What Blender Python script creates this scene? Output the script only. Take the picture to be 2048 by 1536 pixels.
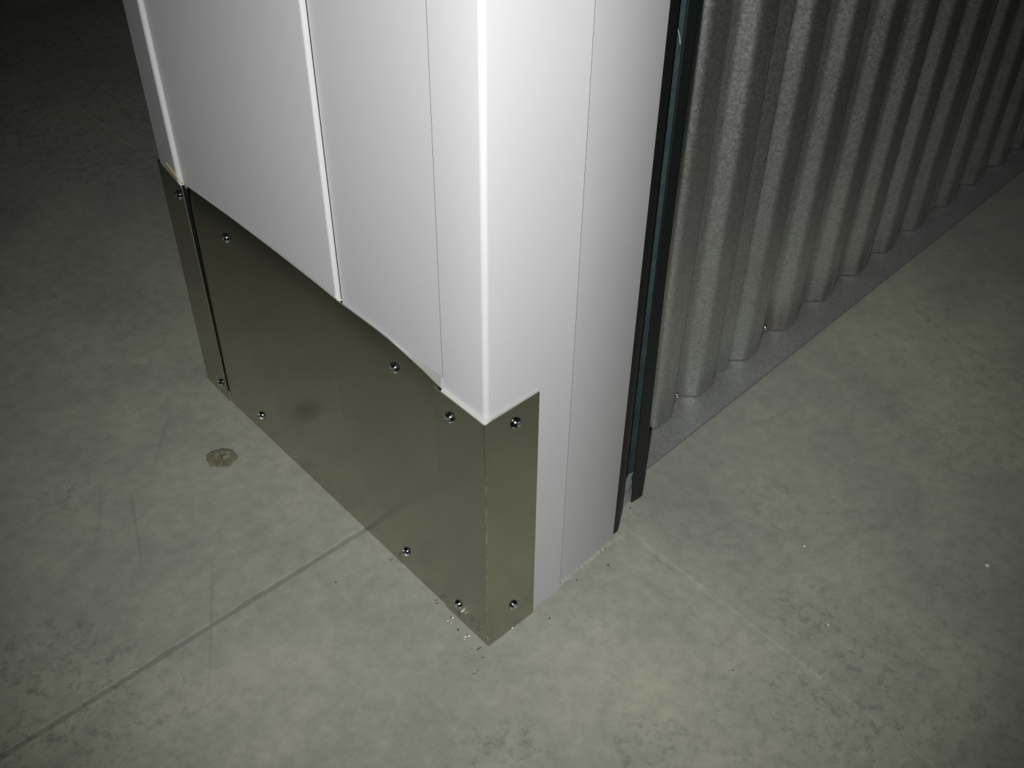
import bpy, bmesh, math, random
from mathutils import Vector, Matrix, noise

random.seed(7)
sc = bpy.context.scene
for o in list(bpy.data.objects):
    bpy.data.objects.remove(o)
COL = sc.collection

# ------------------------------------------------------------------ camera
F_PX = 2119.1
CAM = Vector((-0.4095, -0.4744, 0.8813))
YAW, PITCH, ROLL = 0.8254, 0.7139, 0.0115
_f = Vector((math.cos(PITCH)*math.cos(YAW), math.cos(PITCH)*math.sin(YAW), -math.sin(PITCH)))
_r0 = Vector((math.sin(YAW), -math.cos(YAW), 0)); _u0 = _r0.cross(_f)
RIGHT = math.cos(ROLL)*_r0 + math.sin(ROLL)*_u0
UP = -math.sin(ROLL)*_r0 + math.cos(ROLL)*_u0
FWD = _f
cd = bpy.data.cameras.new('camera'); cam = bpy.data.objects.new('camera', cd); COL.objects.link(cam)
cd.sensor_fit = 'HORIZONTAL'; cd.sensor_width = 36.0; cd.lens = 36.0*F_PX/2048.0
cd.clip_start = 0.02; cd.clip_end = 60
M3 = Matrix((RIGHT, UP, -FWD)).transposed()
cam.matrix_world = Matrix.Translation(CAM) @ M3.to_4x4()
sc.camera = cam

# ------------------------------------------------------------------ world, flash, exposure
w = bpy.data.worlds.new('world'); sc.world = w; w.use_nodes = True
bg = w.node_tree.nodes['Background']
bg.inputs[0].default_value = (0.9, 1.0, 0.85, 1); bg.inputs[1].default_value = 0.006

ld = bpy.data.lights.new('camera_flash', 'SPOT')        # the camera's own flash, beside the lens
ld.energy = 41.5; ld.color = (1.0, 1.0, 0.985); ld.shadow_soft_size = 0.011
ld.spot_size = math.radians(79); ld.spot_blend = 1.0
fl = bpy.data.objects.new('camera_flash', ld); COL.objects.link(fl)
fdir = (FWD + 0.015*RIGHT + 0.02*UP).normalized()
fl.matrix_world = Matrix.Translation(CAM + 0.045*UP - 0.02*RIGHT) @ fdir.to_track_quat('-Z', 'Y').to_matrix().to_4x4()

vs = sc.view_settings
vs.view_transform = 'Standard'; vs.look = 'None'; vs.exposure = 0.0; vs.gamma = 1.0; vs.use_curve_mapping = False

# ------------------------------------------------------------------ pixel helpers (a pixel is a direction; the surface gives the distance)
def ray(px, py):
    return FWD + (px-1024)/F_PX*RIGHT - (py-768)/F_PX*UP
def on_x(px, py, x): d = ray(px, py); return CAM + d*((x-CAM.x)/d.x)
def on_y(px, py, y): d = ray(px, py); return CAM + d*((y-CAM.y)/d.y)
def on_z(px, py, z=0.0): d = ray(px, py); return CAM + d*((z-CAM.z)/d.z)

# ------------------------------------------------------------------ materials
class NT:
    def __init__(s, name):
        s.m = bpy.data.materials.new(name); s.m.use_nodes = True
        s.t = s.m.node_tree; s.b = s.t.nodes['Principled BSDF']
        s.tc = s.t.nodes.new('ShaderNodeTexCoord').outputs['Object']
    def n(s, typ, **kw):
        nd = s.t.nodes.new(typ)
        for k, v in kw.items(): setattr(nd, k, v)
        return nd
    def l(s, a, b): s.t.links.new(a, b)
    def set(s, **kw):
        names = dict(color='Base Color', rough='Roughness', metal='Metallic', spec='Specular IOR Level', coat='Coat Weight',
                     coatr='Coat Roughness', aniso='Anisotropic', trans='Transmission Weight', alpha='Alpha')
        for k, v in kw.items():
            i = s.b.inputs[names[k]]
            if hasattr(v, 'links') or hasattr(v, 'is_linked'): s.l(v, i)
            else: i.default_value = (*v, 1) if isinstance(v, tuple) else v
    def noise(s, scale, detail=4, rough=.55, vec=None, dist=0):
        nd = s.n('ShaderNodeTexNoise'); nd.inputs['Scale'].default_value = scale
        nd.inputs['Detail'].default_value = detail; nd.inputs['Roughness'].default_value = rough
        nd.inputs['Distortion'].default_value = dist
        s.l(vec or s.tc, nd.inputs['Vector']); return nd.outputs['Fac']
    def stretch(s, sx, sy, sz, off=(0, 0, 0)):
        nd = s.n('ShaderNodeMapping'); nd.inputs['Scale'].default_value = (sx, sy, sz)
        nd.inputs['Location'].default_value = off
        s.l(s.tc, nd.inputs['Vector']); return nd.outputs['Vector']
    def ramp(s, fac, *stops):
        nd = s.n('ShaderNodeValToRGB'); e = nd.color_ramp.elements
        for i, (p, c) in enumerate(stops):
            el = e[i] if i < 2 else e.new(p)
            el.position = p
            el.color = (*c, 1) if isinstance(c, tuple) else (c, c, c, 1)
        s.l(fac, nd.inputs[0]); return nd.outputs[0]
    def mix(s, fac, a, b, mode='MIX'):
        nd = s.n('ShaderNodeMix', data_type='RGBA', blend_type=mode)
        for sock, v in ((nd.inputs[0], fac), (nd.inputs[6], a), (nd.inputs[7], b)):
            if hasattr(v, 'is_linked'): s.l(v, sock)
            elif isinstance(v, tuple): sock.default_value = (*v, 1)
            else: sock.default_value = v
        return nd.outputs[2]
    def math(s, op, a, b=0.0, c=None):
        nd = s.n('ShaderNodeMath', operation=op)
        for i, v in enumerate((a, b) if c is None else (a, b, c)):
            if hasattr(v, 'is_linked'): s.l(v, nd.inputs[i])
            else: nd.inputs[i].default_value = v
        return nd.outputs[0]
    def sep(s, vec=None):
        nd = s.n('ShaderNodeSeparateXYZ'); s.l(vec or s.tc, nd.inputs[0]); return nd.outputs
    def bump(s, h, strength, dist=.001):
        nd = s.n('ShaderNodeBump'); nd.inputs['Strength'].default_value = strength
        nd.inputs['Distance'].default_value = dist; s.l(h, nd.inputs['Height'])
        s.l(nd.outputs[0], s.b.inputs['Normal'])

def sstep(nt, v, lo, hi):
    nd = nt.n('ShaderNodeMapRange', interpolation_type='SMOOTHSTEP')
    nt.l(v, nd.inputs[0]); nd.inputs[1].default_value = lo; nd.inputs[2].default_value = hi
    return nd.outputs[0]

def mat_white():
    t = NT('white_coated_steel')
    c = t.ramp(t.noise(2.5, 3), (.3, (.585, .585, .605)), (.7, (.62, .62, .635)))
    t.set(color=c, rough=.36, spec=.35)
    t.bump(t.noise(900, 2), .05, .0003)
    return t.m
def mat_sealant():
    t = NT('white_silicone'); t.set(color=(.42, .42, .41), rough=.4, spec=.4)
    t.bump(t.noise(140, 3), .25, .001); return t.m
def mat_dark(name, c, r=.6, bump=0):
    t = NT(name); t.set(color=c, rough=r)
    if bump: t.bump(t.noise(300, 4), bump, .0006)
    return t.m
def mat_steel(name='brushed_stainless', arris=False):
    t = NT(name)
    c = t.ramp(t.noise(7, 5, .6), (.3, (.42, .408, .330)), (.7, (.49, .478, .39)))
    # long faint handling scratches
    sc1 = t.ramp(t.noise(1, 2, .5, t.stretch(260, 260, 9), 1.5), (.70, 0.0), (.76, .35))
    c = t.mix(sc1, c, (.62, .61, .55))
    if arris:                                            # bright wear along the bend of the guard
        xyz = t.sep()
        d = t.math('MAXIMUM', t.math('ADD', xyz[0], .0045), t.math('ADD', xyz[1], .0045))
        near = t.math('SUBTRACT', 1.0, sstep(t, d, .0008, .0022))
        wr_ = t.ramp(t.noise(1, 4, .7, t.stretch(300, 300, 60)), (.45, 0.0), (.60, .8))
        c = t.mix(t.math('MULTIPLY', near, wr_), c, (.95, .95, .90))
    r = t.ramp(t.noise(1, 3, .6, t.stretch(40, 40, 900)), (.2, .16), (.8, .25))
    t.set(color=c, metal=1.0, rough=r)
    t.bump(t.noise(1, 2, .5, t.stretch(30, 30, 1400)), .012, .0002)
    return t.m
def mat_zinc(name='zinc_screw', c=(.72, .75, .82), r=.12):
    t = NT(name); t.set(color=c, metal=1.0, rough=r); return t.m
def mat_galv(name, stain=True, k=1.0, r0=.43, metal=.93):
    t = NT(name)
    v = t.n('ShaderNodeTexVoronoi'); v.inputs['Scale'].default_value = 420; t.l(t.tc, v.inputs['Vector'])
    sp = t.ramp(v.outputs['Color'], (.1, (.56*k, .58*k, .56*k)), (.9, (.74*k, .765*k, .74*k)))
    big = t.ramp(t.noise(6, 4), (.3, .82), (.7, 1.0))
    c = t.mix(1.0, sp, big, 'MULTIPLY')
    if stain:
        xyz = t.sep()
        low = t.math('SUBTRACT', 1.0, sstep(t, xyz[2], .004, .085))
        pat = t.ramp(t.noise(1, 3, .6, t.stretch(34, 34, 9)), (.52, 0.0), (.66, 1.0))
        c = t.mix(t.math('MULTIPLY', t.math('MULTIPLY', low, pat), .55), c, (.30, .22, .08))
    r = t.ramp(v.outputs['Color'], (.1, r0-.02), (.9, r0+.04))
    t.set(color=c, metal=metal, rough=r)
    t.bump(v.outputs['Distance'], .025, .0004)
    return t.m
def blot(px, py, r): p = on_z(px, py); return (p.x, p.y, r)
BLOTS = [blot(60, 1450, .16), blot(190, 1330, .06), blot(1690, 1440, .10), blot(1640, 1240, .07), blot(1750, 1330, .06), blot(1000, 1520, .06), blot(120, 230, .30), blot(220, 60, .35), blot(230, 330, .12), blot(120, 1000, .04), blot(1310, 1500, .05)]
def mat_floor(name='concrete', segs=(), light=0.0):
    t = NT(name)
    n1 = t.noise(2.1, 6, .62, dist=.4); n2 = t.noise(7.5, 6, .65, dist=.6); n3 = t.noise(60, 6, .7)
    base = t.ramp(n1, (.32, (.275, .278, .252)), (.52, (.330, .333, .280)), (.68, (.395, .398, .312)))
    pat = t.ramp(n2, (.34, (.88, .88, .90)), (.66, (1.05, 1.045, 1.02)))
    c = t.mix(1.0, base, pat, 'MULTIPLY')
    c = t.mix(1.0, c, t.ramp(n3, (.3, .86), (.7, 1.10)), 'MULTIPLY')
    # dark worn speckle, gathered in patches away from the column
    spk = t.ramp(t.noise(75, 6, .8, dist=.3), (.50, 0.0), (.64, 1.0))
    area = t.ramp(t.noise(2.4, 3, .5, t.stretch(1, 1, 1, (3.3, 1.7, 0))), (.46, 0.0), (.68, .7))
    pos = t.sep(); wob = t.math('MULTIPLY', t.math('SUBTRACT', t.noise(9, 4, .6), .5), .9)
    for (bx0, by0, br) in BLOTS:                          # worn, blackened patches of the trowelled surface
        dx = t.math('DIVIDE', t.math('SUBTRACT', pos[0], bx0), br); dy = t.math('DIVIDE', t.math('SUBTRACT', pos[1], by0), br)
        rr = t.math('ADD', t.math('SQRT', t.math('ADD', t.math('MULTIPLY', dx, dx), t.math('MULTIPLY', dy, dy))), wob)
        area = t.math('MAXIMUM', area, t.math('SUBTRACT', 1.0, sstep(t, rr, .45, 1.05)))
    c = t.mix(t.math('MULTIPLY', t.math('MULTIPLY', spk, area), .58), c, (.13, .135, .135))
    pin = t.ramp(t.noise(230, 2, .5), (.70, 0.0), (.76, .5))
    c = t.mix(pin, c, (.16, .155, .14))
    xyz = t.sep()
    for (ax, ay, bx_, by_, wd, st) in segs:            # trowel scuffs and drag marks
        dx, dy = bx_-ax, by_-ay; L2 = dx*dx+dy*dy; L = math.sqrt(L2)
        px = t.math('SUBTRACT', xyz[0], ax); py = t.math('SUBTRACT', xyz[1], ay)
        along = t.math('ADD', t.math('MULTIPLY', px, dx/L2), t.math('MULTIPLY', py, dy/L2))
        off = t.math('ABSOLUTE', t.math('ADD', t.math('MULTIPLY', px, -dy/L), t.math('MULTIPLY', py, dx/L)))
        near = t.math('SUBTRACT', 1.0, sstep(t, off, wd*.2, wd))
        ends = t.math('MULTIPLY', sstep(t, along, 0, .3), t.math('SUBTRACT', 1.0, sstep(t, along, .7, 1.0)))
        msk = t.math('MULTIPLY', t.math('MULTIPLY', near, ends), st)
        c = t.mix(msk, c, (.13, .13, .125))
    if light < 0: c = t.mix(1.0, c, (.73, .73, .76), 'MULTIPLY')
    elif light: c = t.mix(light, c, (.50, .49, .42))
    t.set(color=c, rough=t.ramp(n2, (.3, .62), (.7, .8)), spec=.25)
    hh = t.math('ADD', t.math('MULTIPLY', n3, .6), t.noise(260, 3, .6))
    t.bump(hh, .22, .0012)
    return t.m

def seg(p1, p2, wd, st):
    a = on_z(*p1); b = on_z(*p2); return (a.x, a.y, b.x, b.y, wd, st)
SEGS = [seg((426, 1105), (418, 1400), .0022, .24), seg((258, 960), (290, 1170), .0026, .22), seg((342, 815), (300, 960), .0022, .20),
        seg((205, 960), (190, 1110), .003, .16), seg((1615, 808), (1465, 866), .0018, .20)]
WHITE = mat_white(); SEAL = mat_sealant(); STEEL = mat_steel(); STEEL_G = mat_steel('worn_stainless', True); ZINC = mat_zinc(); SWARF = mat_zinc('bright_swarf', (.95, .94, .90), .38)
CORE = mat_dark('core_gap_shade', (.012, .012, .012), .8)  # near-black colour paints in the shade inside joints and plate seams
RUBBER = mat_dark('black_rubber', (.006, .008, .008), .5, .3)
GALV = mat_galv('galvanised_sheet'); FLASH = mat_galv('galvanised_flashing', False, .50, .42, .35)
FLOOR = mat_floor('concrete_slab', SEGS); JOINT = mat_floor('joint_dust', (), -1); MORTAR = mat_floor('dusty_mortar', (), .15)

# ------------------------------------------------------------------ mesh helpers
def link(o, parent=None):
    COL.objects.link(o)
    if parent: o.parent = parent
    return o
def mesh(name, vs, fs, mat, parent=None, smooth=False):
    me = bpy.data.meshes.new(name); me.from_pydata([tuple(v) for v in vs], [], fs); me.update()
    bm = bmesh.new(); bm.from_mesh(me); bmesh.ops.recalc_face_normals(bm, faces=bm.faces); bm.to_mesh(me); bm.free()
    me.materials.append(mat)
    if smooth:
        for p in me.polygons: p.use_smooth = True
        me.set_sharp_from_angle(angle=math.radians(38))
    return link(bpy.data.objects.new(name, me), parent)
def empty(name, loc=(0, 0, 0)):
    o = bpy.data.objects.new(name, None); o.location = loc; o.empty_display_size = .05; return link(o)
def tag(o, label, cat=None, group=None, kind=None):
    o['label'] = label
    if cat: o['category'] = cat
    if group: o['group'] = group
    if kind: o['kind'] = kind
    return o
def prism(name, poly, z0, z1, mat, parent=None, smooth=True, zb=None):
    """closed xy polygon pulled from z0 to z1; zb(x, y) overrides the lower end"""
    n = len(poly); vs = [(x, y, zb(x, y) if zb else z0) for x, y in poly] + [(x, y, z1) for x, y in poly]
    fs = [(i, (i+1) % n, n+(i+1) % n, n+i) for i in range(n)] + [tuple(range(n))[::-1], tuple(range(n, 2*n))]
    return mesh(name, vs, fs, mat, parent, smooth)
def arc(cx, cy, r, a0, a1, k=6):
    return [(cx+r*math.cos(math.radians(a0+(a1-a0)*i/k)), cy+r*math.sin(math.radians(a0+(a1-a0)*i/k))) for i in range(k+1)]
def sheet(name, front, nu, nv, thick, mat, parent=None):
    """front(i, j) -> (point, outward normal); solid plate with front and back"""
    vs = []; fs = []
    P = [[front(i, j) for j in range(nv)] for i in range(nu)]
    for k in (0, 1):
        for i in range(nu):
            for j in range(nv):
                p, nrm = P[i][j]; vs.append(Vector(p) - Vector(nrm)*thick*k)
    I = lambda k, i, j: k*nu*nv + i*nv + j
    for i in range(nu-1):
        for j in range(nv-1):
            fs.append((I(0, i, j), I(0, i+1, j), I(0, i+1, j+1), I(0, i, j+1)))
            fs.append((I(1, i, j), I(1, i, j+1), I(1, i+1, j+1), I(1, i+1, j)))
    for i in range(nu-1):
        for j in (0, nv-1): fs.append((I(0, i, j), I(1, i, j), I(1, i+1, j), I(0, i+1, j)))
    for j in range(nv-1):
        for i in (0, nu-1): fs.append((I(0, i, j), I(0, i, j+1), I(1, i, j+1), I(1, i, j)))
    return mesh(name, vs, fs, mat, parent, True)
def lerp(a, b, t): return a+(b-a)*t
def smooth01(t): t = max(0, min(1, t)); return t*t*(3-2*t)

# ------------------------------------------------------------------ floor: slabs with sawn joints
JX, JY = 0.209, 0.2005
floor = mesh('floor', [(-3, -3, -.06), (4, -3, -.06), (4, 4, -.06), (-3, 4, -.06), (-3, -3, -.0022), (4, -3, -.0022), (4, 4, -.0022), (-3, 4, -.0022)],
             [(0, 3, 2, 1), (4, 5, 6, 7), (0, 1, 5, 4), (1, 2, 6, 5), (2, 3, 7, 6), (3, 0, 4, 7)], JOINT)
tag(floor, 'dusty grey concrete floor of large slabs with sawn joints', kind='structure')
def slab(x0, x1, y0, y1, edges, hw):
    """edges: the sides (l r b t) that border a joint and are chipped"""
    def jag(a, key):
        d = hw + .0009*noise.noise(Vector((a*70, key*9.1, 0))) + .0006*noise.noise(Vector((a*260, key*5.3, 2)))
        if noise.noise(Vector((a*31, key*3.7, 5))) > .42: d += .0012
        return d
    def side(a0, a1, fn, key, isj):
        if not isj: return [fn(a0, 0)]
        out = []; a = a0; s = 1 if a1 > a0 else -1
        while (a1-a)*s > .002:
            out.append(fn(a, jag(a, key))); step = .006 if abs(a) < 1.3 else .05
            a += s*step
        return out
    ring = []
    ring += side(x0, x1, lambda a, d: (a, y0+d), 1, 'b' in edges)
    ring += side(y0, y1, lambda a, d: (x1-d, a), 2, 'r' in edges)
    ring += side(x1, x0, lambda a, d: (a, y1-d), 3, 't' in edges)
    ring += side(y1, y0, lambda a, d: (x0+d, a), 4, 'l' in edges)
    cx, cy = (x0+x1)/2, (y0+y1)/2
    ch = .0008
    inner = [(x + (ch if x < x0+.02 else -ch if x > x1-.02 else 0), y + (ch if y < y0+.02 else -ch if y > y1-.02 else 0)) for x, y in ring]
    n = len(ring)
    vs = [(x, y, -.02) for x, y in ring] + [(x, y, -.0012) for x, y in ring] + [(x, y, 0) for x, y in inner]
    fs = []
    for k in (0, 1):
        fs += [(k*n+i, k*n+(i+1) % n, (k+1)*n+(i+1) % n, (k+1)*n+i) for i in range(n)]
    fs.append(tuple(range(2*n, 3*n)))
    return mesh('slab', vs, fs, FLOOR, floor)
slab(-3, JX, -3, JY, 'rt', .0030)
slab(JX, 4, -3, JY, 'lt', .0026)
slab(-3, JX, JY, 4, 'rb', .0030)
slab(JX, 4, JY, 4, 'lb', .0026)

FILL = mat_floor('swept_dust_fill', (), .04)
mesh('joint_fill', [(JX+dx, y, z) for z in (-.02, -.0011) for dx, y in ((-.003, -2.9), (.003, -2.9), (.003, 3.9), (-.003, 3.9))],
     [(0, 3, 2, 1), (4, 5, 6, 7), (0, 1, 5, 4), (1, 2, 6, 5), (2, 3, 7, 6), (3, 0, 4, 7)], FILL, floor)

# ------------------------------------------------------------------ wall_left: white clad partition end
HT = 2.5
wl = empty('wall_left', (.1, .25, 0)); tag(wl, 'white coated steel clad partition end with stepped cover panels', kind='structure')
def wpart(name, poly, z0, mat=WHITE, smooth=True):
    o = prism(name, [(x-.1, y-.25) for x, y in poly], z0, HT, mat, wl, smooth); return o
wpart('wall_core', [(.009, .009), (.18, .016), (.18, .52), (.009, .52)], 0.0, CORE)
ZP = .288
# corner trim (both faces), rounded arris
R = .0045
trim = [(0, .0535), (0, R)] + arc(R, R, R, 180, 270, 8)[1:] + [(.0990, 0), (.0995, .0006), (.0995, .008), (.010, .008), (.008, .010), (.008, .0535)]
wpart('corner_trim', trim, 0.0)
wpart('cladding_panel', [(.0004, .1972), (.0004, .0546), (.008, .0546), (.008, .1972)], ZP)
wpart('joint_shade_strip', [(.0005, .0546), (.0005, .0536), (.008, .0536), (.008, .0546)], .31, CORE)  # added black strip stands in for the shade inside the open joint
wpart('joint_shade_strip', [(.0002, .1983), (.0002, .1972), (.008, .1972), (.008, .1983)], .312, CORE)  # same painted shade, for the gap at the foot of the panel step
p1 = [(-.0045, .4735), (-.0045, .2005)] + [(-.0045+.0022*(1-math.cos(a)), .2005-.0022*math.sin(a)) for a in [math.radians(15*i) for i in range(1, 7)]] + [(.008, .1983), (.008, .4735)]
wpart('cladding_panel', p1, .3095)
edge = [(.06, .5330), (.002, .5330), (-.0004, .5315)] + [(-.0088, .4785), (-.0086, .4768), (-.0076, .4755), (-.0052, .4745), (.008, .4745), (.008, .525), (.06, .525)]
wpart('edge_trim', edge, .3095, smooth=False)
wpart('cladding_panel', [(.1006, .0046), (.1880, .0092), (.1894, .0100), (.1900, .0116), (.1900, .30), (.182, .30), (.182, .0165), (.1006, .0125)], 0.0015)
wpart('plinth', [(.006, .0535), (.009, .0535), (.009, .524), (.006, .524)], 0.0, CORE).scale.z = ZP/HT  # coloured near-black so the seam between the plates looks shaded

# ------------------------------------------------------------------ screws
def make_screw_mesh(name, r, mat):
    vs = []; fs = []
    prof = [(r*1.02, 0), (r*1.04, r*.10), (r, r*.20), (r*.97, r*.30), (r*.86, r*.46)]
    K = 20
    for rr, z in prof:
        for k in range(K):
            a = 2*math.pi*k/K; vs.append((rr*math.cos(a), rr*math.sin(a), z))
    for j in range(len(prof)-1):
        for k in range(K):
            fs.append((j*K+k, j*K+(k+1) % K, (j+1)*K+(k+1) % K, (j+1)*K+k))
    b = len(vs); rf = r*.50                                       # floor of the cross recess and four raised quadrants
    fs.append(tuple((len(prof)-1)*K+k for k in range(K)))
    s = r*.22
    for q in range(4):
        A = q*math.pi/2; c, sn = math.cos(A), math.sin(A)
        pts2 = [(s, s)] + [(max(s, r*.84*math.cos(t)), max(s, r*.84*math.sin(t))) for t in [math.radians(12+66*i/4) for i in range(5)]]
        pts1 = [(s*1.2, s*1.2)] + [(max(s*1.2, r*.66*math.cos(t)), max(s*1.2, r*.66*math.sin(t))) for t in [math.radians(15+60*i/4) for i in range(5)]]
        n0 = len(vs); m = len(pts2)
        for pts, z in ((pts2, r*.44), (pts1, r*.66)):
            for x, y in pts: vs.append((c*x-sn*y, sn*x+c*y, z))
        fs += [(n0+i, n0+(i+1) % m, n0+m+(i+1) % m, n0+m+i) for i in range(m)]
        fs.append(tuple(range(n0+m, n0+2*m)))
    me = bpy.data.meshes.new(name); me.from_pydata(vs, [], fs); me.update()
    bm = bmesh.new(); bm.from_mesh(me); bmesh.ops.recalc_face_normals(bm, faces=bm.faces); bm.to_mesh(me); bm.free()
    me.materials.append(mat)
    for p in me.polygons: p.use_smooth = True
    me.set_sharp_from_angle(angle=math.radians(30))
    return me
SCREW = make_screw_mesh('screw', .0052, ZINC)
SCREW_S = make_screw_mesh('small_screw', .0036, ZINC)
def screw(p, nrm, parent, me=SCREW, tilt=(0, 0), spin=None):
    o = bpy.data.objects.new('screw', me); link(o, parent)
    q = Vector(nrm).to_track_quat('Z', 'Y')
    o.rotation_mode = 'QUATERNION'
    from mathutils import Euler
    o.rotation_quaternion = q @ Euler((tilt[0], tilt[1], random.uniform(0, 1.5) if spin is None else spin)).to_quaternion()
    o.location = Vector(p) - parent.matrix_basis.translation
    return o

# ------------------------------------------------------------------ main kick plate
def plate_top(y):
    T = [(.0, .2970), (.0550, .2982), (.0612, .2998), (.0807, .3035), (.107, .3068), (.135, .3100), (.162, .3124), (.19, .3140), (.23, .3155), (.30, .3165), (.38, .3160), (.44, .3140), (.49, .3122)]
    for (a, b), (c, d) in zip(T, T[1:]):
        if a <= y <= c: return lerp(b, d, (y-a)/(c-a))
    return T[-1][1]
def plate_x(y, z):
    k = max(0, min(1, z/.312))
    xt = lerp(-.0072, -.0028, smooth01((.20-y)/.09))
    xb = -.0020
    x = lerp(xb, xt, k)
    x -= .0008*math.sin(math.pi*k)*math.sin(math.pi*(y-.05)/.42)       # slight oil-canning
    zt = plate_top(y)
    if z > zt-.019: x += (z-zt+.019)*.07                              # top strip pressed back by the sealant
    return x
NU, NV = 48, 26
def main_front(i, j):
    u = i/(NU-1); v = j/(NV-1)
    yl = lerp(.4790, .4635, v); y = lerp(.045, yl, u)
    zt = plate_top(y)
    z = zt*v if v < .8 else lerp(zt*.8, zt, (v-.8)/.2)
    z = max(z, .0004)
    return (plate_x(y, z), y, z), (-1, 0, 0)
kp = empty('kick_plate', (0, .25, 0))
tag(kp, 'long brushed stainless steel kick plate on left face of white partition', 'kick plate')
def off(fn, o): return lambda i, j: (Vector(fn(i, j)[0])-o, fn(i, j)[1])
sheet('plate', off(main_front, Vector((0, .25, 0))), NU, NV, .0011, STEEL, kp)
for q in ((457, 474), (787, 737), (522, 832), (811, 1105)):
    p = on_x(*q, -.004); p.x = plate_x(p.y, p.z)-.0001
    screw(p, (-1, 0, 0), kp, tilt=(random.uniform(-.05, .05), random.uniform(-.05, .05)))
# sealant along its top edge
def bead(name, pairs, parent):
    """pairs of (wall point, plate-edge point): sloping fillet of silicone closed below"""
    o = parent.matrix_basis.translation
    vs = []; fs = []
    for k, (a, b) in enumerate(pairs):
        a = Vector(a); b = Vector(b); m = (a+b)/2 + Vector((0, 0, .0006))
        for p in (a, m, b, Vector((b.x, b.y, b.z-.004)), Vector((a.x, a.y, min(a.z, b.z)-.004))): vs.append(p-o)
    n = 5
    for k in range(len(pairs)-1):
        for i in range(n): fs.append((k*n+i, k*n+(i+1) % n, (k+1)*n+(i+1) % n, (k+1)*n+i))
    fs += [tuple(range(n))[::-1], tuple(range((len(pairs)-1)*n, len(pairs)*n))]
    return mesh(name, vs, fs, SEAL, parent, True)
pr = []
for k in range(28):
    y = lerp(.470, .2005, k/27); zt = plate_top(y)
    pr.append(((-.0044, y, zt+.0024+.0008*smooth01((.40-y)/.1)), (plate_x(y, zt)+.0003, y, zt-.0002)))
bead('sealant_bead', pr, kp)
pr = []
for k in range(24):
    y = lerp(.1975, .0560, k/23); zt = plate_top(y)
    pr.append(((.0005, y, lerp(.3115, .3045, (y-.055)/.142)), (plate_x(y, zt)+.0003, y, zt-.0002)))
bead('sealant_bead', pr, kp)

# ------------------------------------------------------------------ corner guard (near arris), L-shaped over the main plate's end
cg = empty('corner_guard', (0, 0, 0))
tag(cg, 'bent stainless corner guard wrapped round the free arris of white partition', 'corner guard')
def guard_line(z):
    k = z/.30
    cx = lerp(-.0034, -.0046, k); cy = lerp(-.0046, -.0034, k)
    r = .0014
    pts = []
    yl = .0612
    for t in range(9): pts.append(((cx, lerp(yl, cy+r, t/8)), (-1, 0)))
    for t in range(1, 6):
        a = math.radians(180+90*t/6); pts.append(((cx+r+r*math.cos(a), cy+r+r*math.sin(a)), (math.cos(a), math.sin(a))))
    for t in range(9): pts.append(((lerp(cx+r, .0573, t/8), lerp(cy, cy+.0008, t/8)), (0, -1)))
    return pts
GV = 14
G = []
for j in range(GV):
    z = lerp(.0004, 1, j/(GV-1))*.2985 if j else .0004
    G.append((z, guard_line(z)))
def guard_front(i, j):
    z, pts = G[j]; (x, y), nn = pts[i]
    return (x, y, z), (nn[0], nn[1], 0)
sheet('plate', guard_front, len(G[0][1]), GV, .0009, STEEL_G, cg)
for q in ((900, 835), (916, 1210)):
    p = on_x(*q, -.0042); p.x = guard_line(p.z)[0][0][0]-.0001
    screw(p, (-1, 0, 0), cg)
for q in ((1034, 848), (1027, 1210)):
    p = on_y(*q, -.0042); p.y = guard_line(p.z)[-1][0][1]-.0006
    screw(p, (0, -1, 0), cg, tilt=(.12, .1) if q[1] < 900 else (0, 0))
pr = []
zt = .2985
gl = guard_line(zt)
for k in range(10):
    y = lerp(.0530, .006, k/9); pr.append(((-.0001, y, .3004-.0002*math.sin(k)), (-.0034, y, zt-.0002)))
for k in range(1, 7):
    a = math.radians(180+90*k/7)
    pr.append(((R+R*math.cos(a)-.0001, R+R*math.sin(a)-.0001, .3007), (.0007+.0042*math.cos(a)-.0006, .0007+.0042*math.sin(a), zt-.0002)))
for k in range(12):
    x = lerp(.006, .0568, k/11); pr.append(((x, -.0001, .3014+.0003*math.sin(k*1.7)), (x, -.0016, zt-.0002)))
bead('sealant_bead', pr, cg)
# thin run of sealant down the guard's free edge
pr = [(.0573, -.0024), (.0580, 0.0002), (.0570, 0.0002), (.0568, -.0015)]
prism('sealant_bead', pr, .001, .2985, SEAL, cg, False)

# ------------------------------------------------------------------ far guard plate at the partition's other edge
eg = empty('corner_guard', (0, .5, 0))
tag(eg, 'narrow stainless guard strip past the black gap beside long kick plate', 'corner guard')
def eg_pt(u, z):
    k = z/.313
    x0, y0 = lerp(-.0036, -.0112, k), lerp(.4815, .4660, k)
    x1, y1 = lerp(-.0012, -.0022, k), lerp(.5390, .5345, k)
    if u <= 1: return (lerp(x0, x1, u), lerp(y0, y1, u))
    return (x1+(u-1)*.05, y1+.0006+(u-1)*.001)
US = [0, .15, .35, .6, .85, .95, 1.0, 1.04, 1.4, 2.0]
def eg_front(i, j):
    v = j/13; u = US[i]
    zb = .0004
    zt = .3130
    z = lerp(zb, zt, v); x, y = eg_pt(u, z)
    nn = Vector((-1, .16, 0)).normalized() if u < 1 else (Vector((-.7, .7, 0)).normalized() if u < 1.05 else Vector((0, 1, 0)))
    return (x, y-.5, z), nn
sheet('plate', eg_front, len(US), 14, .0010, STEEL, eg)
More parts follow.
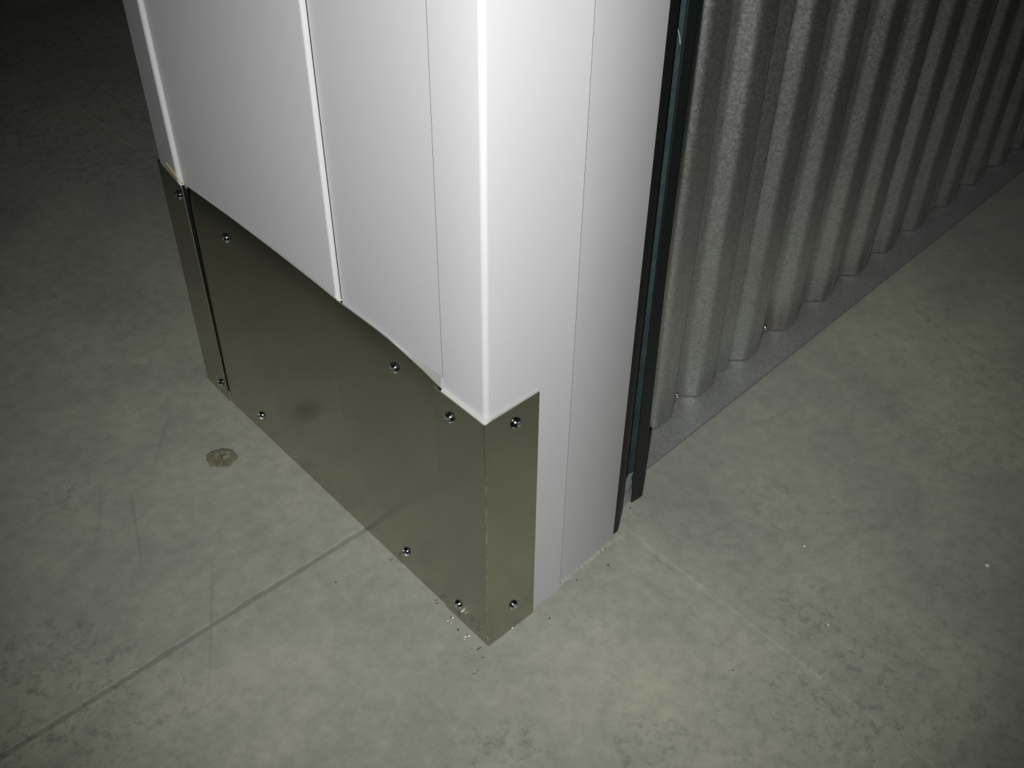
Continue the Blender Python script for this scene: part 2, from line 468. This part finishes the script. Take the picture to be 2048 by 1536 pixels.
for q in ((358, 390), (443, 765)):
    p = on_x(*q, -.0095 if q[1] < 500 else -.0035)
    k = p.z/.313; x0, y0 = eg_pt(0, p.z); x1, y1 = eg_pt(1, p.z)
    t = (p.y-y0)/(y1-y0); p.x = lerp(x0, x1, t)-.0001
    screw(p, (-1, .12, 0), eg)

# ------------------------------------------------------------------ seals and membrane in the slot
s1 = [(.192, .0135), (.2005, .0135), (.2060, .0165), (.2180, .0240), (.2216, .0275), (.2220, .0305), (.2185, .0315), (.2050, .0250), (.192, .0220)]
o = prism('rubber_seal', [(x-.2, y-.02) for x, y in s1], 0, HT, RUBBER, None, True, lambda x, y: .001+.030*max(0, min(1, (x-.004)/.0196))**1.6)
o.location = (.2, .02, 0); tag(o, 'flat black rubber seal lip with tapered foot against white panel edge', 'seal')
# second seal: hollow D profile, leaning slightly
prof = [(.2600, .040), (.2588, .040), (.2560, .0366), (.2402, .0314), (.2396, .0302), (.2404, .0292), (.2500, .0285)] + arc(.2545, .0320, .0040, 270, 360, 4) + [(.2592, .036), (.2600, .038)]
n = len(prof); vs = []; fs = []
levels = [(.0032, .75), (.0042, .90), (.0075, 1.0), (.30, 1.0), (HT, 1.0)]
for z, k in levels:
    for x, y in prof:
        q_ = .250+(x-.250)*k; vs.append((.2396+(q_-.2396)*(1-.5*min(z, .6))-.0135*min(z, .6)-.25, .040+(y-.040)*k-.04, z))
for j in range(len(levels)-1):
    fs += [(j*n+i, j*n+(i+1) % n, (j+1)*n+(i+1) % n, (j+1)*n+i) for i in range(n)]
fs += [tuple(range(n))[::-1], tuple(range((len(levels)-1)*n, len(levels)*n))]
t = NT('scuffed_black_rubber')
sc_ = t.ramp(t.noise(1, 4, .7, t.stretch(420, 420, 26)), (.66, 0.0), (.74, 1.0))
t.set(color=t.mix(t.math('MULTIPLY', sc_, .35), (.006, .008, .008), (.16, .12, .09)), rough=.48)
t.bump(t.noise(220, 4), .3, .0006)
o = mesh('rubber_seal', vs, fs, t.m, None, True); o.location = (.25, .04, 0)
tag(o, 'rounded black rubber seal strip with rusty scuffs beside corrugated sheet', 'seal')
t = NT('green_membrane')
t.set(color=t.ramp(t.noise(60, 4), (.3, (.032, .060, .064)), (.7, (.058, .096, .098))), rough=.5)
t.bump(t.noise(90, 3), .4, .002)
NX, NZ = 8, 60
def memb(i, j):
    z = lerp(.016, HT, (j/(NZ-1))**2); x = lerp(.200, .2590-.0135*min(z, .6), i/(NX-1))
    return (x-.23, .0428+.0006*noise.noise(Vector((x*60, 0, z*25)))-.048, z), (0, -1, 0)
o = sheet('membrane', memb, NX, NZ, .002, t.m); o.location = (.23, .048, 0)
tag(o, 'dark green membrane strip deep in slot between the black seals', 'membrane')
t = NT('clear_film'); t.set(color=(.50, .55, .56), rough=.18, trans=.35, alpha=.75)
def film(i, j):
    x = lerp(.2215, .2430, i/9); z = lerp(.006, .052, j/15)
    y = .0345 + .002*abs(noise.noise(Vector((x*170, 1.7, z*110)))) + .001*noise.noise(Vector((x*60, 3, z*60)))
    return (x-.234, y-.043, z-.0058), (0, -1, 0)
o = sheet('plastic_film', film, 10, 16, .0002, t.m); o.location = (.234, .043, .0008)
tag(o, 'scrap of crumpled clear plastic film at foot of slot between seals', 'film')

# ------------------------------------------------------------------ wall_right: corrugated galvanised sheets on a base flashing
AW = math.radians(3.0)
wr = empty('wall_right', (.30, .0555, 0)); wr.rotation_euler = (0, 0, AW)
tag(wr, 'galvanised corrugated steel wall standing on a flat metal base flashing', kind='structure')
CR = [.0542, .1375, .2379, .328, .4206, .5096, .5916, .6793, .7771, .8724, .9595, 1.0443]
while CR[-1] < 2.6: CR.append(CR[-1]+.089)
CN, VN = .0338, .0500
def corner_round(pts, r=.0052, k=4):
    out = [pts[0]]
    for a, b, c in zip(pts, pts[1:], pts[2:]):
        a, b, c = Vector(a), Vector(b), Vector(c)
        d1 = (a-b); d2 = (c-b); l = min(r, d1.length*.48, d2.length*.48)
        p = b+d1.normalized()*l; q = b+d2.normalized()*l
        for i in range(k+1):
            t = i/k; out.append(tuple(p*(1-t)**2 + b*2*t*(1-t) + q*t*t))
    out.append(pts[-1]); return out
def corr(i0, i1, start, end_lap):
    pts = [(start, VN)]
    for c in CR[i0:i1]:
        pts += [(c-.0165, VN), (c-.001, CN), (c+.0295, CN), (c+.0490, VN)]
    if end_lap:
        c = CR[i1-1]; pts = pts[:-1] + [(c+.0455, .0478), (c+.0495, .0462), (c+.0690, .0405)]
    else: pts.append((CR[i1-1]+.06, VN))
    if start < 0: pts[0] = (start, VN)
    ln = corner_round(pts)
    vs = []; fs = []
    ns = []
    for i, p in enumerate(ln):
        a = Vector(ln[max(0, i-1)]); b = Vector(ln[min(len(ln)-1, i+1)]); d = (b-a).normalized(); ns.append(Vector((d.y, -d.x)))
    ZS = [.0062, .03, .12, .6, HT]
    m = len(ln)
    for k in (0, 1):
        for z in ZS:
            for p, nn in zip(ln, ns):
                q = Vector(p)-nn*(.0007*k)
                vs.append((q.x, q.y, z))
    I = lambda k, j, i: (k*len(ZS)+j)*m+i
    for j in range(len(ZS)-1):
        for i in range(m-1):
            fs.append((I(0, j, i), I(0, j, i+1), I(0, j+1, i+1), I(0, j+1, i))); fs.append((I(1, j, i), I(1, j+1, i), I(1, j+1, i+1), I(1, j, i+1)))
        for i in (0, m-1): fs.append((I(0, j, i), I(1, j, i), I(1, j+1, i), I(0, j+1, i)))
    for i in range(m-1):
        for j in (0, len(ZS)-1): fs.append((I(0, j, i), I(0, j, i+1), I(1, j, i+1), I(1, j, i)))
    return mesh('corrugated_sheet', vs, fs, GALV, wr, True)
shA = corr(0, 2, -.040, True)
shB = corr(2, 8, .196, True)
shC = corr(8, len(CR), .7350, False)
def local_screw(s, n, z, parent):
    o = bpy.data.objects.new('screw', SCREW_S); link(o, parent); o.location = (s, n, z)
    o.rotation_euler = (math.radians(90), 0, 0)
local_screw(.1130, .0496, .012, shA); local_screw(.3030, .0496, .014, shB)
mesh('base_flashing', [(x, y, z) for z in (0.0014, .0042) for x, y in ((-.035, 0), (2.75, 0), (2.75, .11), (-.035, .11))],
     [(0, 1, 2, 3), (4, 5, 6, 7), (0, 1, 5, 4), (1, 2, 6, 5), (2, 3, 7, 6), (3, 0, 4, 7)], FLASH, wr)
mesh('wall_core', [(x, y, z) for z in (.0045, HT) for x, y in ((-.030, .054), (2.75, .054), (2.75, .10), (-.030, .10))],
     [(0, 1, 2, 3), (4, 5, 6, 7), (0, 1, 5, 4), (1, 2, 6, 5), (2, 3, 7, 6), (3, 0, 4, 7)], CORE, wr)

# ------------------------------------------------------------------ crumbly mortar along the foot of the recessed panel
vs = []; fs = []; N = 160
for i in range(N):
    t_ = i/(N-1); x = lerp(.0985, .2040, t_); yw = .003+(x-.1)*.062
    wdt = .0030+.0014*noise.noise(Vector((x*140, 0, 0)))+.0010*noise.noise(Vector((x*420, 3, 0)))+.004*smooth01((x-.188)/.012)
    h = .0016+.0008*noise.noise(Vector((x*300, 7, 0)))
    for (dy, z) in ((.004, h), (.0, h), (-wdt*.5, h*.7), (-wdt, -.0006), (.004, -.0006)):
        vs.append((x-.15, yw+dy-.01, z+.0005*noise.noise(Vector((x*400, dy*900, 1)))))
for i in range(N-1):
    for k in range(5): fs.append((i*5+k, i*5+(k+1) % 5, (i+1)*5+(k+1) % 5, (i+1)*5+k))
fs += [(0, 1, 2, 3, 4), tuple((N-1)*5+k for k in range(5))]
o = mesh('mortar_fillet', vs, fs, MORTAR, floor, True); o.location = (.15, .01, 0)

# ------------------------------------------------------------------ small things on the floor
def shaving(p, turns, r, wid, length, ang, mat=SWARF):
    vs = []; fs = []; N = max(8, int(turns*14))
    d = Vector((math.cos(ang), math.sin(ang), 0)); s = Vector((-d.y, d.x, 0))
    for i in range(N+1):
        t = i/N; a = 2*math.pi*turns*t
        c = d*(t-.5)*length + s*(r*math.cos(a)) + Vector((0, 0, r+r*math.sin(a)+.0003))
        for k in (-.5, .5):
            for h in (0, 1):
                rad = s*math.cos(a)+Vector((0, 0, math.sin(a)))
                vs.append(c + d*wid*k + rad*(h*.00025))
    for i in range(N):
        b = i*4
        for q in ((0, 1, 5, 4), (1, 3, 7, 5), (3, 2, 6, 7), (2, 0, 4, 6)): fs.append(tuple(b+x for x in q))
    fs += [(0, 1, 3, 2), (N*4, N*4+1, N*4+3, N*4+2)]
    zmin = min(v.z for v in vs)
    vs = [v-Vector((0, 0, zmin)) for v in vs]
    o = mesh('metal_shaving', vs, fs, mat, None, True); o.location = (p.x, p.y, .0001)
    return o
sw = [((782, 1121), 1.2, .0010, .0010, .004), ((874, 1207), 1.5, .0014, .0010, .006), ((901, 1242), .8, .0022, .0012, .007), ((902, 1249), 1.0, .0010, .0009, .003),
      ((934, 1276), .9, .0021, .0010, .006), ((958, 1300), .5, .0026, .0016, .006), ((965, 1317), .8, .0010, .0012, .002), ((948, 1350), .5, .0022, .0008, .007),
      ((956, 1343), .7, .0010, .0009, .002), ((1022, 1258), .8, .0012, .0010, .004), ((943, 1299), .6, .0007, .0008, .002), ((993, 1293), .6, .0007, .0008, .002)]
for i, (q, tu, r, wd, ln) in enumerate(sw):
    o = shaving(on_z(*q), tu, r, wd, ln, random.uniform(0, 3.1))
    tag(o, 'tiny curled bright steel shaving on concrete at foot of corner guard', 'metal shaving', 'steel shavings by the corner guard')
def pebble(name, p, r, mat, flat=.5):
    bm = bmesh.new(); bmesh.ops.create_icosphere(bm, subdivisions=1, radius=r)
    for v in bm.verts:
        v.co *= 1+.5*noise.noise(v.co*900+Vector((p.x*50, p.y*50, 0))); v.co.z *= flat
    zm = min(v.co.z for v in bm.verts)
    for v in bm.verts: v.co.z -= zm
    me = bpy.data.meshes.new(name); bm.to_mesh(me); bm.free(); me.materials.append(mat)
    o = link(bpy.data.objects.new(name, me)); o.location = (p.x, p.y, 0.0001); return o
CRUMB = mat_dark('dark_grit', (.07, .065, .055), .9); FLECK = mat_dark('white_fleck', (.8, .8, .76), .5)
for q in ((916, 1260), (1099, 1237), (1216, 1131), (672, 1165), (1466, 1341), (1153, 1161), (1210, 1097), (1260, 1017)):
    tag(pebble('grit_crumb', on_z(*q), random.uniform(.0009, .0015), CRUMB), 'tiny dark crumb of grit lying on the concrete floor', 'grit', 'dark grit crumbs on the floor')
for q, r in (((1975, 1132), .0026), ((1609, 1093), .0014), ((1656, 1250), .0011)):
    tag(pebble('paint_fleck', on_z(*q), r, FLECK, .3), 'small white fleck on open concrete in front of corrugated wall', 'fleck', 'white flecks on the floor')

# dried mud print
c = on_z(443, 915)
t = NT('dried_mud'); t.set(color=t.ramp(t.noise(160, 4), (.3, (.115, .105, .065)), (.7, (.215, .20, .135))), rough=.9)
t.bump(t.noise(500, 3), .4, .001)
vs = []; fs = []; NA, NR = 44, 12
ex = Vector((RIGHT.x, RIGHT.y, 0)).normalized(); ey = Vector((FWD.x, FWD.y, 0)).normalized()
for j in range(NR+1):
    rr = j/NR
    for i in range(NA):
        a = 2*math.pi*i/NA
        rad = (1+.28*noise.noise(Vector((math.cos(a)*1.9, math.sin(a)*1.9, 4)))+.12*noise.noise(Vector((math.cos(a)*6, math.sin(a)*6, 1))))*rr
        u, v_ = .0185*rad*math.cos(a), .0165*rad*math.sin(a)
        ridge = 1-min(1, abs(noise.noise(Vector((u*150, v_*90, 2.2))))*5)
        h = (.0006+.0034*ridge*ridge*(1-rr*rr))*(1-smooth01((rr-.85)/.15)) 
        P = ex*u+ey*v_; vs.append((P.x, P.y, h+.0001))
for j in range(NR):
    for i in range(NA): fs.append((j*NA+i, j*NA+(i+1) % NA, (j+1)*NA+(i+1) % NA, (j+1)*NA+i))
vs += [(x, y, 0) for x, y, z in vs[NR*NA:(NR+1)*NA]]
b0 = (NR+1)*NA
for i in range(NA): fs.append((NR*NA+i, NR*NA+(i+1) % NA, b0+(i+1) % NA, b0+i))
fs.append(tuple(b0+i for i in range(NA)))
fs = [tuple(dict.fromkeys(f)) for f in fs]
o = mesh('mud_clod', vs, fs, t.m, None, True); o.location = (c.x, c.y, 0)
tag(o, 'flattened brown clod of dried mud on floor before long kick plate', 'mud')

# yellow splinter lodged on the far guard, white thread in the slot
def rod(name, pts, r, mat):
    vs = []; fs = []; K = 6
    for i, p in enumerate(pts):
        d = (pts[min(i+1, len(pts)-1)]-pts[max(0, i-1)]).normalized()
        s = d.cross(Vector((0, 0, 1)) if abs(d.z) < .9 else Vector((1, 0, 0))).normalized(); q = d.cross(s)
        for k in range(K):
            a = 2*math.pi*k/K; vs.append(p+(s*math.cos(a)+q*math.sin(a))*r)
    for i in range(len(pts)-1):
        for k in range(K): fs.append((i*K+k, i*K+(k+1) % K, (i+1)*K+(k+1) % K, (i+1)*K+k))
    fs += [tuple(range(K))[::-1], tuple(range((len(pts)-1)*K, len(pts)*K))]
    return mesh(name, vs, fs, mat, None, True)
a = on_x(333, 326, -.0085); b = on_x(354, 354, -.0100)
o = rod('straw', [a-b, (a-b)*.5+Vector((-.0003, 0, .0004)), Vector((0, 0, 0)), (b-a)*.35+Vector((.001, 0, -.002))], .0007, mat_dark('straw_yellow', (.55, .47, .18), .6)); o.location = b
tag(o, 'thin yellow straw stuck behind top of the narrow guard strip', 'straw')
a = on_y(1354, 55, .0418); b = on_y(1360, 88, .0418); m = (a+b)/2+Vector((.0010, -.0002, 0))
o = rod('thread', [a-b, m-b, Vector((0, 0, 0))], .0003, mat_dark('white_thread', (.6, .6, .6), .7)); o.location = b+Vector((0, -.0002, 0))
tag(o, 'short white thread clinging to the dark green membrane', 'thread')
